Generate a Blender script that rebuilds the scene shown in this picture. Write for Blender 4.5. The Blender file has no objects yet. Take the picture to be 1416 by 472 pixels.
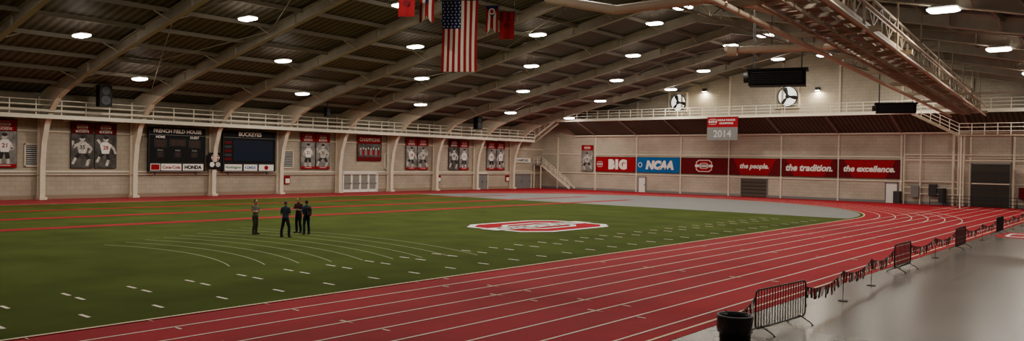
import bpy, bmesh, math, random
from mathutils import Vector, Matrix
random.seed(7)
V = Vector
Z = V((0, 0, 1))

# ------------------------------------------------------------------ materials
def mat(name, col, rough=0.6, metal=0.0, var=0.0, vscale=3.0, bump=0.0, bscale=20.0, emit=0.0, ecol=None, spec=0.2):
    m = bpy.data.materials.new(name); m.use_nodes = True
    nt = m.node_tree; b = nt.nodes['Principled BSDF']
    b.inputs['Base Color'].default_value = (*col, 1)
    b.inputs['Roughness'].default_value = rough
    b.inputs['Metallic'].default_value = metal
    b.inputs['Specular IOR Level'].default_value = spec
    geo = nt.nodes.new('ShaderNodeNewGeometry')
    if var > 0:
        n = nt.nodes.new('ShaderNodeTexNoise'); n.inputs['Scale'].default_value = vscale
        n.inputs['Detail'].default_value = 6
        nt.links.new(geo.outputs['Position'], n.inputs['Vector'])
        r = nt.nodes.new('ShaderNodeMapRange')
        r.inputs['From Min'].default_value = 0.3; r.inputs['From Max'].default_value = 0.7
        r.inputs['To Min'].default_value = 1 - var; r.inputs['To Max'].default_value = 1 + var
        nt.links.new(n.outputs['Fac'], r.inputs['Value'])
        mx = nt.nodes.new('ShaderNodeVectorMath'); mx.operation = 'SCALE'
        mx.inputs[0].default_value = col
        nt.links.new(r.outputs['Result'], mx.inputs['Scale'])
        nt.links.new(mx.outputs['Vector'], b.inputs['Base Color'])
    if bump > 0:
        n2 = nt.nodes.new('ShaderNodeTexNoise'); n2.inputs['Scale'].default_value = bscale
        nt.links.new(geo.outputs['Position'], n2.inputs['Vector'])
        bp = nt.nodes.new('ShaderNodeBump'); bp.inputs['Strength'].default_value = bump
        bp.inputs['Distance'].default_value = 0.02
        nt.links.new(n2.outputs['Fac'], bp.inputs['Height'])
        nt.links.new(bp.outputs['Normal'], b.inputs['Normal'])
    if emit > 0:
        b.inputs['Emission Color'].default_value = (*(ecol or col), 1)
        b.inputs['Emission Strength'].default_value = emit
    return m

def stripe_mat(name, c1, c2, axis, period, rough=0.6):
    m = bpy.data.materials.new(name); m.use_nodes = True
    nt = m.node_tree; b = nt.nodes['Principled BSDF']; b.inputs['Roughness'].default_value = rough
    b.inputs['Specular IOR Level'].default_value = .2
    geo = nt.nodes.new('ShaderNodeNewGeometry'); sp = nt.nodes.new('ShaderNodeSeparateXYZ')
    nt.links.new(geo.outputs['Position'], sp.inputs[0])
    mu = nt.nodes.new('ShaderNodeMath'); mu.operation = 'MULTIPLY'; mu.inputs[1].default_value = 2 * math.pi / period
    nt.links.new(sp.outputs[axis], mu.inputs[0])
    si = nt.nodes.new('ShaderNodeMath'); si.operation = 'SINE'; nt.links.new(mu.outputs[0], si.inputs[0])
    mr = nt.nodes.new('ShaderNodeMapRange'); mr.inputs['From Min'].default_value = -0.6; mr.inputs['From Max'].default_value = 0.6
    nt.links.new(si.outputs[0], mr.inputs['Value'])
    mx = nt.nodes.new('ShaderNodeMix'); mx.data_type = 'RGBA'
    mx.inputs[6].default_value = (*c1, 1); mx.inputs[7].default_value = (*c2, 1)
    nt.links.new(mr.outputs['Result'], mx.inputs[0])
    nz = nt.nodes.new('ShaderNodeTexNoise'); nz.inputs['Scale'].default_value = 0.25; nz.inputs['Detail'].default_value = 5
    nt.links.new(geo.outputs['Position'], nz.inputs['Vector'])
    m2 = nt.nodes.new('ShaderNodeMapRange'); m2.inputs['From Min'].default_value = .3; m2.inputs['From Max'].default_value = .7
    m2.inputs['To Min'].default_value = .75; m2.inputs['To Max'].default_value = 1.2
    nt.links.new(nz.outputs['Fac'], m2.inputs['Value'])
    sc = nt.nodes.new('ShaderNodeVectorMath'); sc.operation = 'SCALE'
    nt.links.new(mx.outputs[2], sc.inputs[0]); nt.links.new(m2.outputs['Result'], sc.inputs['Scale'])
    nt.links.new(sc.outputs['Vector'], b.inputs['Base Color'])
    return m

def block_mat(name, c1, c2, mortar, plane, scale=1.0, rough=0.6, bw=0.8, bh=0.4, msize=0.012, spec=.25):
    """painted block / slab pattern laid out in world metres"""
    m = bpy.data.materials.new(name); m.use_nodes = True
    nt = m.node_tree; b = nt.nodes['Principled BSDF']; b.inputs['Roughness'].default_value = rough
    b.inputs['Specular IOR Level'].default_value = spec
    geo = nt.nodes.new('ShaderNodeNewGeometry'); sp = nt.nodes.new('ShaderNodeSeparateXYZ')
    nt.links.new(geo.outputs['Position'], sp.inputs[0])
    cb = nt.nodes.new('ShaderNodeCombineXYZ')
    a, c = plane
    nt.links.new(sp.outputs[a], cb.inputs[0]); nt.links.new(sp.outputs[c], cb.inputs[1])
    br = nt.nodes.new('ShaderNodeTexBrick')
    br.inputs['Scale'].default_value = 1.0; br.inputs['Brick Width'].default_value = bw; br.inputs['Row Height'].default_value = bh
    br.inputs['Mortar Size'].default_value = msize; br.inputs['Color1'].default_value = (*c1, 1)
    br.inputs['Color2'].default_value = (*c2, 1); br.inputs['Mortar'].default_value = (*mortar, 1)
    nt.links.new(cb.outputs[0], br.inputs['Vector'])
    nz = nt.nodes.new('ShaderNodeTexNoise'); nz.inputs['Scale'].default_value = 0.35; nz.inputs['Detail'].default_value = 8
    nt.links.new(geo.outputs['Position'], nz.inputs['Vector'])
    m2 = nt.nodes.new('ShaderNodeMapRange'); m2.inputs['From Min'].default_value = .3; m2.inputs['From Max'].default_value = .7
    m2.inputs['To Min'].default_value = .8; m2.inputs['To Max'].default_value = 1.12
    nt.links.new(nz.outputs['Fac'], m2.inputs['Value'])
    sc = nt.nodes.new('ShaderNodeVectorMath'); sc.operation = 'SCALE'
    nt.links.new(br.outputs['Color'], sc.inputs[0]); nt.links.new(m2.outputs['Result'], sc.inputs['Scale'])
    nt.links.new(sc.outputs['Vector'], b.inputs['Base Color'])
    return m

RED = mat('track_red_rubber', (0.31, 0.006, 0.018), 0.75, var=0.12, vscale=0.5, bump=0.2, bscale=60, spec=.12)
GREEN = mat('green_turf', (0.066, 0.090, 0.018), 0.95, var=0.2, vscale=0.35, bump=0.4, bscale=90, spec=.05)
GREYF = mat('grey_sheet', (0.19, 0.195, 0.195), 0.6, var=0.06, vscale=0.5)
CONC = block_mat('polished_concrete', (0.135, 0.115, 0.10), (0.115, 0.10, 0.088), (0.055, 0.047, 0.04), ('X', 'Y'), rough=0.27, bw=6, bh=6, msize=0.03, spec=.35)
WLINE = mat('line_paint', (0.8, 0.72, 0.64), 0.6)
WFAINT = mat('faint_line_paint', (0.34, 0.36, 0.24), 0.7)
YLINE = mat('curb_line_paint', (0.78, 0.62, 0.42), 0.6)
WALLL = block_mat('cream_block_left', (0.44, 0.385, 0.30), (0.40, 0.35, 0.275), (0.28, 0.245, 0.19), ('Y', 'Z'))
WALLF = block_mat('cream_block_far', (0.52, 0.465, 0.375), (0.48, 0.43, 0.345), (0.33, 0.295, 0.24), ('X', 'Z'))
WALLP = mat('painted_wall_plain', (0.38, 0.34, 0.29), 0.7, var=0.1, vscale=0.5)
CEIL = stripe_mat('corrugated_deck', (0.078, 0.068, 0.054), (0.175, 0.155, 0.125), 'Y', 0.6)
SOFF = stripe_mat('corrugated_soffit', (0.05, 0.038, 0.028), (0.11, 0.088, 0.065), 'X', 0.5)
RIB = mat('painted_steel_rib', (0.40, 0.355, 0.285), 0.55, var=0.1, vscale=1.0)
PURL = mat('purlin_steel', (0.26, 0.23, 0.185), 0.6)
COLM = mat('cream_steel', (0.72, 0.645, 0.52), 0.5, var=0.06)
RAIL = mat('rail_paint', (0.76, 0.70, 0.58), 0.5)
CAT = mat('catwalk_steel', (0.36, 0.29, 0.21), 0.6, var=0.15, vscale=2)
PIPE = mat('insulated_pipe', (0.62, 0.50, 0.38), 0.5, var=0.06)
BLACK = mat('black_plastic', (0.008, 0.008, 0.009), 0.5, spec=.12)
BLACKM = mat('black_steel', (0.012, 0.012, 0.013), 0.4, spec=.3)
DGREY = mat('dark_grey', (0.04, 0.04, 0.042), 0.5)
MGREY = mat('mid_grey', (0.2, 0.2, 0.2), 0.6)
LGREY = mat('light_grey', (0.5, 0.5, 0.48), 0.6)
WHITE = mat('white_print', (0.85, 0.83, 0.79), 0.6)
BRED = mat('banner_red', (0.30, 0.005, 0.015), 0.6, spec=.1)
DRED = mat('banner_dark_red', (0.12, 0.004, 0.009), 0.6, spec=.1)
BLUE = mat('banner_blue', (0.006, 0.12, 0.38), 0.6, spec=.1)
NAVY = mat('flag_navy', (0.010, 0.016, 0.07), 0.7, spec=.05)
FRED = mat('flag_red', (0.26, 0.012, 0.018), 0.75, spec=.05)
FWHITE = mat('flag_white', (0.62, 0.55, 0.46), 0.75, spec=.05)
SCREEN = mat('screen_glass', (0.006, 0.012, 0.03), 0.3)
GLASS = mat('door_glass', (0.25, 0.24, 0.21), 0.1)
GREENP = mat('green_print', (0.02, 0.2, 0.07), 0.6)
LAMPW = mat('lamp_housing', (0.5, 0.48, 0.44), 0.4)
PHOTOBG = mat('photo_print_grey', (0.075, 0.072, 0.068), 0.6, var=0.7, vscale=1.5)
PHOTOMD = mat('photo_print_mid', (0.22, 0.21, 0.2), 0.6, var=0.5, vscale=1.5)
PHOTOFG = mat('photo_print_light', (0.52, 0.49, 0.45), 0.6, var=0.35, vscale=4)
PHOTODK = mat('photo_print_dark', (0.025, 0.022, 0.022), 0.6, var=0.3, vscale=4)
DIGIT = mat('dark_digit', (.10, .03, .015), .5)
BAG = mat('bin_liner', (0.02, 0.02, 0.022), 0.25, bump=0.9, bscale=18)
BLADE = mat('fan_blade', (0.03, 0.028, 0.025), 0.5)
FANBK = mat('fan_glow_disc', (0.85, 0.83, 0.75), 0.5, emit=1.3, ecol=(1, .97, .88))  # fan disc is no lamp; emission put in so it reads bright

# ------------------------------------------------------------------ mesh builder
class MB:
    def __init__(s): s.v = []; s.f = []; s.m = []; s.sm = []; s.mats = []
    def mi(s, m):
        if m not in s.mats: s.mats.append(m)
        return s.mats.index(m)
    def add(s, vs, fs, m, smooth=False):
        o = len(s.v); k = s.mi(m)
        s.v += [tuple(p) for p in vs]
        for f in fs:
            s.f.append([i + o for i in f]); s.m.append(k); s.sm.append(smooth)
    def box(s, c, size, m, R=None):
        c = V(c); vs = []
        for x in (-.5, .5):
            for y in (-.5, .5):
                for z in (-.5, .5):
                    p = V((x * size[0], y * size[1], z * size[2]))
                    if R is not None: p = R @ p
                    vs.append(c + p)
        s.add(vs, [(0, 1, 3, 2), (4, 6, 7, 5), (0, 4, 5, 1), (2, 3, 7, 6), (0, 2, 6, 4), (1, 5, 7, 3)], m)
    def bb(s, a, b, m):
        s.box([(a[i] + b[i]) / 2 for i in range(3)], [abs(b[i] - a[i]) for i in range(3)], m)
    def beam(s, p, q, w, h, m, up=Z):
        p = V(p); q = V(q); d = q - p; L = d.length
        if L < 1e-6: return
        d.normalize(); sd = d.cross(up)
        if sd.length < 1e-3: sd = d.cross(V((1, 0, 0)))
        sd.normalize(); u = sd.cross(d)
        R = Matrix((sd, d, u)).transposed()
        s.box((p + q) / 2, (w, L, h), m, R)
    def cyl(s, p, q, r, m, n=10, r2=None, smooth=True, cap=True):
        p = V(p); q = V(q); d = (q - p)
        if d.length < 1e-7: return
        d.normalize(); a = d.cross(Z)
        if a.length < 1e-3: a = d.cross(V((1, 0, 0)))
        a.normalize(); b = d.cross(a); r2 = r if r2 is None else r2
        vs = []
        for i in range(n):
            t = 2 * math.pi * i / n; o = a * math.cos(t) + b * math.sin(t)
            vs.append(p + o * r)
        for i in range(n):
            t = 2 * math.pi * i / n; o = a * math.cos(t) + b * math.sin(t)
            vs.append(q + o * r2)
        s.add(vs, [(i, (i + 1) % n, n + (i + 1) % n, n + i) for i in range(n)], m, smooth)
        if cap:
            s.add(vs[:n], [tuple(range(n))[::-1]], m); s.add(vs[n:], [tuple(range(n))], m)
    def tube(s, pts, r, m, n=8):
        pts = [V(p) for p in pts]
        for i in range(len(pts) - 1): s.cyl(pts[i], pts[i + 1], r, m, n)
        for p in pts[1:-1]: s.ell(p, (r, r, r), m, 8, 6)
    def ell(s, c, rad, m, nu=14, nv=10, R=None):
        c = V(c); vs = []; fs = []
        for j in range(nv + 1):
            ph = math.pi * j / nv
            for i in range(nu):
                t = 2 * math.pi * i / nu
                p = V((rad[0] * math.sin(ph) * math.cos(t), rad[1] * math.sin(ph) * math.sin(t), rad[2] * math.cos(ph)))
                if R is not None: p = R @ p
                vs.append(c + p)
        for j in range(nv):
            for i in range(nu):
                fs.append((j * nu + i, (j + 1) * nu + i, (j + 1) * nu + (i + 1) % nu, j * nu + (i + 1) % nu))
        s.add(vs, fs, m, True)
    def loft(s, rings, m, smooth=True):
        n = len(rings[0]); vs = [p for r in rings for p in r]; fs = []
        for j in range(len(rings) - 1):
            for i in range(n):
                fs.append((j * n + i, j * n + (i + 1) % n, (j + 1) * n + (i + 1) % n, (j + 1) * n + i))
        fs.append(tuple(range(n))[::-1]); fs.append(tuple((len(rings) - 1) * n + i for i in range(n)))
        s.add(vs, fs, m, smooth)
    def obj(s, name, parent=None, center=True):
        me = bpy.data.meshes.new(name)
        c = V((0, 0, 0))
        if center and s.v:
            lo = [min(p[i] for p in s.v) for i in range(3)]; hi = [max(p[i] for p in s.v) for i in range(3)]
            c = V(((lo[0] + hi[0]) / 2, (lo[1] + hi[1]) / 2, lo[2]))
        me.from_pydata([tuple(V(p) - c) for p in s.v], [], s.f)
        for m in s.mats: me.materials.append(m)
        me.polygons.foreach_set('material_index', s.m)
        me.polygons.foreach_set('use_smooth', s.sm)
        me.update()
        o = bpy.data.objects.new(name, me); bpy.context.collection.objects.link(o)
        o.location = c
        if parent is not None:
            o.parent = parent; o.location = c - parent.location
        return o

_tc = {}
def text_geo(txt, bold=0.0, shear=0.0):
    key = (txt, bold, shear)
    if key in _tc: return _tc[key]
    cu = bpy.data.curves.new('t', 'FONT'); cu.body = txt; cu.size = 1; cu.offset = bold; cu.shear = shear
    cu.align_x = 'CENTER'; cu.align_y = 'CENTER'; cu.resolution_u = 3
    o = bpy.data.objects.new('t', cu); bpy.context.collection.objects.link(o)
    dg = bpy.context.evaluated_depsgraph_get(); me = bpy.data.meshes.new_from_object(o.evaluated_get(dg))
    vs = [(v.co.x, v.co.y) for v in me.vertices]; fs = [tuple(p.vertices) for p in me.polygons]
    bpy.data.objects.remove(o); bpy.data.meshes.remove(me)
    w = max(v[0] for v in vs) - min(v[0] for v in vs); cx = (max(v[0] for v in vs) + min(v[0] for v in vs)) / 2
    h = max(v[1] for v in vs) - min(v[1] for v in vs); cy = (max(v[1] for v in vs) + min(v[1] for v in vs)) / 2
    _tc[key] = ([(x - cx, y - cy) for x, y in vs], fs, w, h)
    return _tc[key]

class Flat:
    """flat printed thing on plane: origin O (bottom-left), u right, v up, n toward viewer"""
    def __init__(s, O, u, n, v=Z):
        s.O = V(O); s.u = V(u).normalized(); s.n = V(n).normalized(); s.vv = V(v).normalized(); s.mb = MB()
    def P(s, a, b, d): return s.O + s.u * a + s.vv * b + s.n * d
    def slab(s, a0, b0, a1, b1, d0, d1, m):
        vs = [s.P(a, b, d) for a in (a0, a1) for b in (b0, b1) for d in (d0, d1)]
        s.mb.add(vs, [(0, 1, 3, 2), (4, 6, 7, 5), (0, 4, 5, 1), (2, 3, 7, 6), (0, 2, 6, 4), (1, 5, 7, 3)], m)
    def poly(s, pts, d, m): s.mb.add([s.P(a, b, d) for a, b in pts], [tuple(range(len(pts)))], m)
    def rect(s, a0, b0, a1, b1, d, m): s.poly([(a0, b0), (a1, b0), (a1, b1), (a0, b1)], d, m)
    def ell(s, a, b, ra, rb, d, m, n=20):
        s.poly([(a + ra * math.cos(2 * math.pi * i / n), b + rb * math.sin(2 * math.pi * i / n)) for i in range(n)], d, m)
    def line(s, a, b, w, d, m):
        (x0, y0), (x1, y1) = a, b; L = math.hypot(x1 - x0, y1 - y0); nx, ny = -(y1 - y0) / L * w / 2, (x1 - x0) / L * w / 2
        s.poly([(x0 + nx, y0 + ny), (x0 - nx, y0 - ny), (x1 - nx, y1 - ny), (x1 + nx, y1 + ny)], d, m)
    def text(s, t, a, b, maxw, maxh, d, m, bold=0.0, shear=0.0):
        vs, fs, w, h = text_geo(t, bold, shear); k = min(maxw / w, maxh / h)
        s.mb.add([s.P(a + x * k, b + y * k, d) for x, y in vs], fs, m)
    def octo(s, a, b, ra, rb, d, m, c=0.35):
        ca, cb = ra * c, rb * c
        s.poly([(a - ra + ca, b - rb), (a + ra - ca, b - rb), (a + ra, b - rb + cb), (a + ra, b + rb - cb), (a + ra - ca, b + rb), (a - ra + ca, b + rb), (a - ra, b + rb - cb), (a - ra, b - rb + cb)], d, m)
    def oring(s, a, b, ra, rb, d, hole, out=None):
        s.octo(a, b, ra, rb, d, out or WHITE); s.octo(a, b, ra * .93, rb * .9, d + .004, BRED)
        s.octo(a, b, ra * .5, rb * .48, d + .008, WHITE); s.octo(a, b, ra * .44, rb * .40, d + .012, hole)
        s.rect(a - ra * 1.12, b - rb * .2, a + ra * 1.12, b + rb * .2, d + .016, WHITE)
        s.text('OHIO STATE', a, b, ra * 2.1, rb * .26, d + .02, BLACK, bold=.03)
    def athlete(s, a, b, w, h, d, kind):
        """simple printed action figure"""
        q = (lambda x, y: (a + (x if kind % 2 == 0 else -x) * w, b + y * h))
        fg, dk = PHOTOFG, PHOTODK
        L = lambda p, r, t, m: s.line(q(*p), q(*r), t * w, d, m)
        s.poly([q(-.17, .4), q(.15, .4), q(.24, .68), q(.1, .78), q(-.15, .78), q(-.26, .66)][::1 if kind % 2 == 0 else -1], d + .002, WHITE if kind % 3 else fg)
        s.text(str((kind * 7 + 11) % 40 + 3), q(0, .6)[0], q(0, .6)[1], w * .26, h * .13, d + .006, BRED if kind % 3 else dk, bold=.03)
        if kind % 3 == 0:
            L((-.1, .42), (-.3, .22), .17, dk); L((-.3, .22), (-.2, .0), .13, fg); L((.08, .42), (.28, .26), .17, dk); L((.28, .26), (.42, .06), .12, fg)
            L((-.2, .7), (-.42, .55), .12, fg); L((-.42, .55), (-.3, .42), .1, fg); L((.18, .7), (.4, .6), .12, fg); L((.4, .6), (.42, .8), .1, fg)
        elif kind % 3 == 1:
            L((-.08, .42), (-.14, .2), .18, dk); L((-.14, .2), (-.16, .0), .13, fg); L((.08, .42), (.18, .2), .18, dk); L((.18, .2), (.16, .0), .13, fg)
            L((-.2, .7), (-.34, .5), .12, fg); L((-.34, .5), (-.08, .46), .1, fg); L((.18, .7), (.34, .52), .12, fg); L((.34, .52), (.1, .48), .1, fg)
        else:
            L((-.1, .42), (-.28, .3), .17, dk); L((-.28, .3), (-.4, .12), .12, fg); L((.08, .42), (.12, .2), .17, dk); L((.12, .2), (.05, .0), .13, fg)
            L((-.2, .7), (-.38, .86), .12, fg); L((.18, .7), (.38, .56), .12, fg); L((.38, .56), (.46, .4), .1, fg)
        s.ell(*q(0, .87), w * .12, h * .085, d + .003, fg); s.ell(*q(0, .92), w * .12, h * .05, d + .006, dk)

# ------------------------------------------------------------------ dimensions
XL, XR, YF, YN = -76.0, 8.0, 99.0, -34.0
XC = (XL + XR) / 2
EAVE = 9.3; SL = 0.21
def roof(x): return EAVE + SL * ((x - XL) if x < XC else (XR - x))

# floor
m = MB(); m.bb((XL, YN, -0.3), (XR, YF, 0), CONC); m.obj('floor')
m = MB(); m.bb((-75.95, YN + .1, 0.0), (-8.7, YF - .1, 0.01), RED); trk = m
LANE = 1.18; CX = -43.5; CY0, CY1 = 2.0, 64.0; R0 = 24.5
def stadium(R, n=48):
    pts = [(CX + R * math.cos(math.pi * i / n), CY1 + R * math.sin(math.pi * i / n)) for i in range(n + 1)]
    pts += [(CX - R * math.cos(math.pi * i / n), CY0 - R * math.sin(math.pi * i / n)) for i in range(n + 1)]
    return pts
def band(mb, pts, w, z, m, closed=True):
    n = len(pts); vs = []
    for i in range(n):
        a = pts[(i - 1) % n] if closed or i > 0 else pts[i]; b = pts[(i + 1) % n] if closed or i < n - 1 else pts[i]
        t = V((b[0] - a[0], b[1] - a[1])).normalized(); nn = V((-t.y, t.x)) * w / 2
        vs += [(pts[i][0] + nn.x, pts[i][1] + nn.y, z), (pts[i][0] - nn.x, pts[i][1] - nn.y, z)]
    k = n if closed else n - 1
    mb.add(vs, [(2 * i, 2 * i + 1, 2 * ((i + 1) % n) + 1, 2 * ((i + 1) % n)) for i in range(k)], m)
for k in range(1, 7): band(trk, stadium(R0 + LANE * k), 0.065, 0.016, WLINE)
band(trk, stadium(R0), 0.11, 0.03, YLINE)
for k in range(1, 9):
    x = -19 + LANE * k
    trk.add([(x - .03, -30, .018), (x + .03, -30, .018), (x + .03, 96.5, .018), (x - .03, 96.5, .018)], [(0, 1, 2, 3)], WLINE)
trk.add([(-9.05, -30, .018), (-8.97, -30, .018), (-8.97, 97, .018), (-9.05, 97, .018)], [(0, 1, 2, 3)], YLINE)
for yy in (6.5, 9.2, 12.4, 18.0, 19.2, 27, 36, 46, 47.5, 58, 70):
    for k in range(0, 8):
        x = -19 + LANE * k
        if (k + int(yy)) % 3 == 0: trk.add([(x + .3, yy, .019), (x - .25, yy - .05, .019), (x - .25, yy + .05, .019)], [(0, 1, 2)], YLINE)
        elif (k + int(yy)) % 3 == 1: trk.add([(x + .1, yy, .019), (x + .35, yy, .019), (x + .35, yy + .06, .019), (x + .1, yy + .06, .019)], [(0, 1, 2, 3)], WLINE)
for yy in (90.5, 91.3): trk.add([(-19, yy, .019), (-9.5, yy, .019), (-9.5, yy + .12, .019), (-19, yy + .12, .019)], [(0, 1, 2, 3)], WLINE)
trk.obj('running_track')

t = MB(); pts = stadium(R0)
t.add([(p[0], p[1], .02) for p in pts], [tuple(range(len(pts)))], GREEN)
n = 48
d_pts = [(CX + (R0 - .4) * math.cos(math.pi * i / n), CY1 + .4 + (R0 - .8) * math.sin(math.pi * i / n)) for i in range(n + 1)]
t.add([(p[0], p[1], .026) for p in d_pts], [tuple(range(len(d_pts)))], GREYF)
for x, w, y1 in ((-46, 1.15, 76), (-53.3, 1.15, 78), (-60.5, .9, 72)):
    t.add([(x - w / 2, -15, .03), (x + w / 2, -15, .03), (x + w / 2, y1, .03), (x - w / 2, y1, .03)], [(0, 1, 2, 3)], RED)
for x in (-64.5,):
    t.add([(x - .1, -12, .03), (x + .1, -12, .03), (x + .1, 66, .03), (x - .1, 66, .03)], [(0, 1, 2, 3)], RED)
for k in range(9):
    R = 12.6 + k * 1.25; c = (-31.0, 4.0)
    arc = [(c[0] + R * math.sin(a), c[1] + R * math.cos(a)) for a in [math.radians(-24 + 46 * i / 24) for i in range(25)]]
    band(t, arc, .055, .029, WFAINT, closed=False)
yy = 1.9
while yy < 60:
    for x in (-24.0, -23.05): t.add([(x - .27, yy - .05, .03), (x + .27, yy - .05, .03), (x + .27, yy + .05, .03), (x - .27, yy + .05, .03)], [(0, 1, 2, 3)], WLINE)
    for x in (-20.5,): t.add([(x - .27, yy + .87, .03), (x + .27, yy + .87, .03), (x + .27, yy + .97, .03), (x - .27, yy + .97, .03)], [(0, 1, 2, 3)], WLINE)
    yy += 1.84
t.obj('turf_field')
lg = Flat((-30.4, 39.4, 0.034), (0, 1, 0), (0, 0, 1), (-1, 0, 0))
LW = mat('logo_white', (.85, .83, .8), .8, spec=.05); LR = mat('logo_red', (.36, .006, .018), .8, spec=.05)
lg.octo(0, 0, 4.5, 3.3, 0, BLACK); lg.octo(0, 0, 4.4, 3.22, .002, LW); lg.octo(0, 0, 4.0, 2.85, .004, LR)
lg.octo(0, 0, 2.4, 1.7, .006, LW); lg.octo(0, 0, 2.05, 1.4, .008, BLACK); lg.octo(0, 0, 1.95, 1.3, .01, LR)
lg.rect(-4.9, -.75, 4.9, .75, .012, BLACK); lg.rect(-4.8, -.66, 4.8, .66, .014, LW)
lg.text('OHIO STATE', 0, 0, 9.0, 1.05, .016, BLACK, bold=.04)
lg.mb.obj('painted_field_logo')
lg = Flat((-7.2, 57.5, 0.004), (0, 1, 0), (0, 0, 1), (-1, 0, 0))
lg.octo(0, 0, 2.6, 1.1, 0, BRED); lg.octo(0, 0, 1.5, .6, .003, WHITE); lg.octo(0, 0, 1.2, .4, .006, BRED); lg.mb.obj('painted_floor_logo')

# walls
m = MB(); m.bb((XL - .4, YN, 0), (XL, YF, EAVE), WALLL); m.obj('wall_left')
m = MB(); m.bb((XR, YN, 0), (XR + .4, YF, EAVE), WALLP); m.obj('wall_right')
def gable(name, y0, y1, mt):
    m = MB(); pr = [(XL, 0), (XR, 0), (XR, EAVE), (XC, roof(XC)), (XL, EAVE)]
    vs = [(x, y0, z) for x, z in pr] + [(x, y1, z) for x, z in pr]
    m.add(vs, [(0, 1, 2, 3, 4), (9, 8, 7, 6, 5)] + [(i, i + 5, (i + 1) % 5 + 5, (i + 1) % 5) for i in range(5)], mt); m.obj(name)
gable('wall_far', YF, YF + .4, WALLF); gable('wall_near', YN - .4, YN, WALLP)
m = MB()
vs = [(XL - .4, YN, EAVE), (XC, YN, roof(XC)), (XR + .4, YN, EAVE), (XL - .4, YF, EAVE), (XC, YF, roof(XC)), (XR + .4, YF, EAVE)]
vs += [(a, b, c + .3) for a, b, c in vs]
m.add(vs, [(0, 1, 4, 3), (1, 2, 5, 4), (6, 9, 10, 7), (7, 10, 11, 8)], CEIL); m.obj('ceiling')

# trims
m = MB(); m.bb((XL, YN, 0), (XL + .06, YF, .35), mat('baseboard_paint', (.3, .22, .16), .6)); m.obj('baseboard_left')
m = MB(); m.bb((XL, YN, 2.35), (XL + .14, YF, 2.52), COLM); m.bb((XL, YN, 5.9), (XL + .1, YF, 6.05), COLM)
m.cyl((XL + .25, YN, 2.2), (XL + .25, YF - .2, 2.2), .05, COLM); m.obj('trim_1')
m = MB(); m.bb((XL, YF - .06, 0), (XR, YF, .3), MGREY); m.obj('baseboard_far')
m = MB(); m.bb((XL, YF - .12, 5.25), (XR, YF, 5.38), COLM); m.bb((XL, YF - .12, 2.45), (XR, YF, 2.58), COLM); m.obj('trim_2')

# roof frames -----------------------------------------------------
outer = [(-75.85, 0), (-75.85, 3), (-75.85, 5), (-75.85, 6.5), (-75.85, 7.8), (-75.85, 9.0), (-73.5, 9.72), (-70, 10.45), (-62, 12.12), (-34, 18.0)]
inner = [(-75.15, 0), (-75.15, 3), (-74.85, 5), (-74.25, 6.5), (-73.3, 7.7), (-71.9, 8.7), (-70, 9.35), (-67, 10.2), (-61.7, 11.4), (-34, 17.2)]
def frame(y):
    m = MB()
    for sgn in (1, -1):
        f = (lambda x: x if sgn == 1 else 2 * XC - x)
        for i in range(len(outer) - 1):
            a, b, c, d = outer[i], outer[i + 1], inner[i + 1], inner[i]
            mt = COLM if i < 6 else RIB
            quad = [(f(a[0]), a[1]), (f(b[0]), b[1]), (f(c[0]), c[1]), (f(d[0]), d[1])]
            vs = [(x, y - .03, z) for x, z in quad] + [(x, y + .03, z) for x, z in quad]
            m.add(vs, [(0, 1, 2, 3), (7, 6, 5, 4), (0, 4, 5, 1), (2, 6, 7, 3)], mt)
            m.beam((f(d[0]), y, d[1]), (f(c[0]), y, c[1]), .42, .06, mt, up=V((sgn * .3, 0, 1)) if i > 5 else V((1, 0, .2)))
            m.beam((f(a[0]), y, a[1]), (f(b[0]), y, b[1]), .42, .06, mt, up=V((sgn * .3, 0, 1)) if i > 5 else V((1, 0, .2)))
        for x in (-66, -58, -50, -42):
            m.box((f(x), y, roof(x) - .5), (.05, .36, .75), RIB)
        m.box((f(-75.4), y, .12), (1.0, .6, .24), COLM)
    return m.obj('roof_frame')
for y in range(-29, 99, 8): frame(y)
m = MB()
for x in [XL + 4 + 3.8 * k for k in range(10)] + [XR - 4 - 3.8 * k for k in range(10)]:
    m.bb((x - .07, YN + .1, roof(x) - .32), (x + .07, YF - .1, roof(x) - .03), PURL)
for y in range(-29, 99, 8):
    for x in [XL + 7.8 + 7.6 * k for k in range(5)] + [XR - 7.8 - 7.6 * k for k in range(5)]:
        for s in (-1, 1): m.beam((x, y + s * .1, roof(x) - .85), (x, y + s * 1.3, roof(x) - .3), .07, .07, RIB)
m.obj('roof_purlins')
m = MB()
for y in (27, 51, 75, 3):
    for x0 in (-72, -53, 3, -15):
        s = 1 if x0 < XC else -1; x1 = x0 + s * 19
        m.cyl((x0, y + .2, roof(x0) - .5), (x1, y + 7.8, roof(x1) - .5), .035, RIB, 6); m.cyl((x0, y + 7.8, roof(x0) - .5), (x1, y + .2, roof(x1) - .5), .035, RIB, 6)
m.obj('roof_brace_rods')
for xt in (-27.5, -4.5):
    m = MB(); zt, zb = roof(xt) - .35, roof(xt) - 1.4
    for z in (zt, zb):
        for s in (-.1, .1): m.beam((xt + s, YN + .3, z), (xt + s, YF - .3, z), .06, .10, PURL)
    y = YN + .5; k = 0
    while y < YF - 2.2:
        a, b = (zb, zt) if k % 2 else (zt, zb)
        m.beam((xt, y, a), (xt, y + 2, b), .06, .06, PURL); m.beam((xt, y, zb), (xt, y, zt), .04, .04, PURL); y += 2; k += 1
    m.obj('roof_truss')

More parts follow.
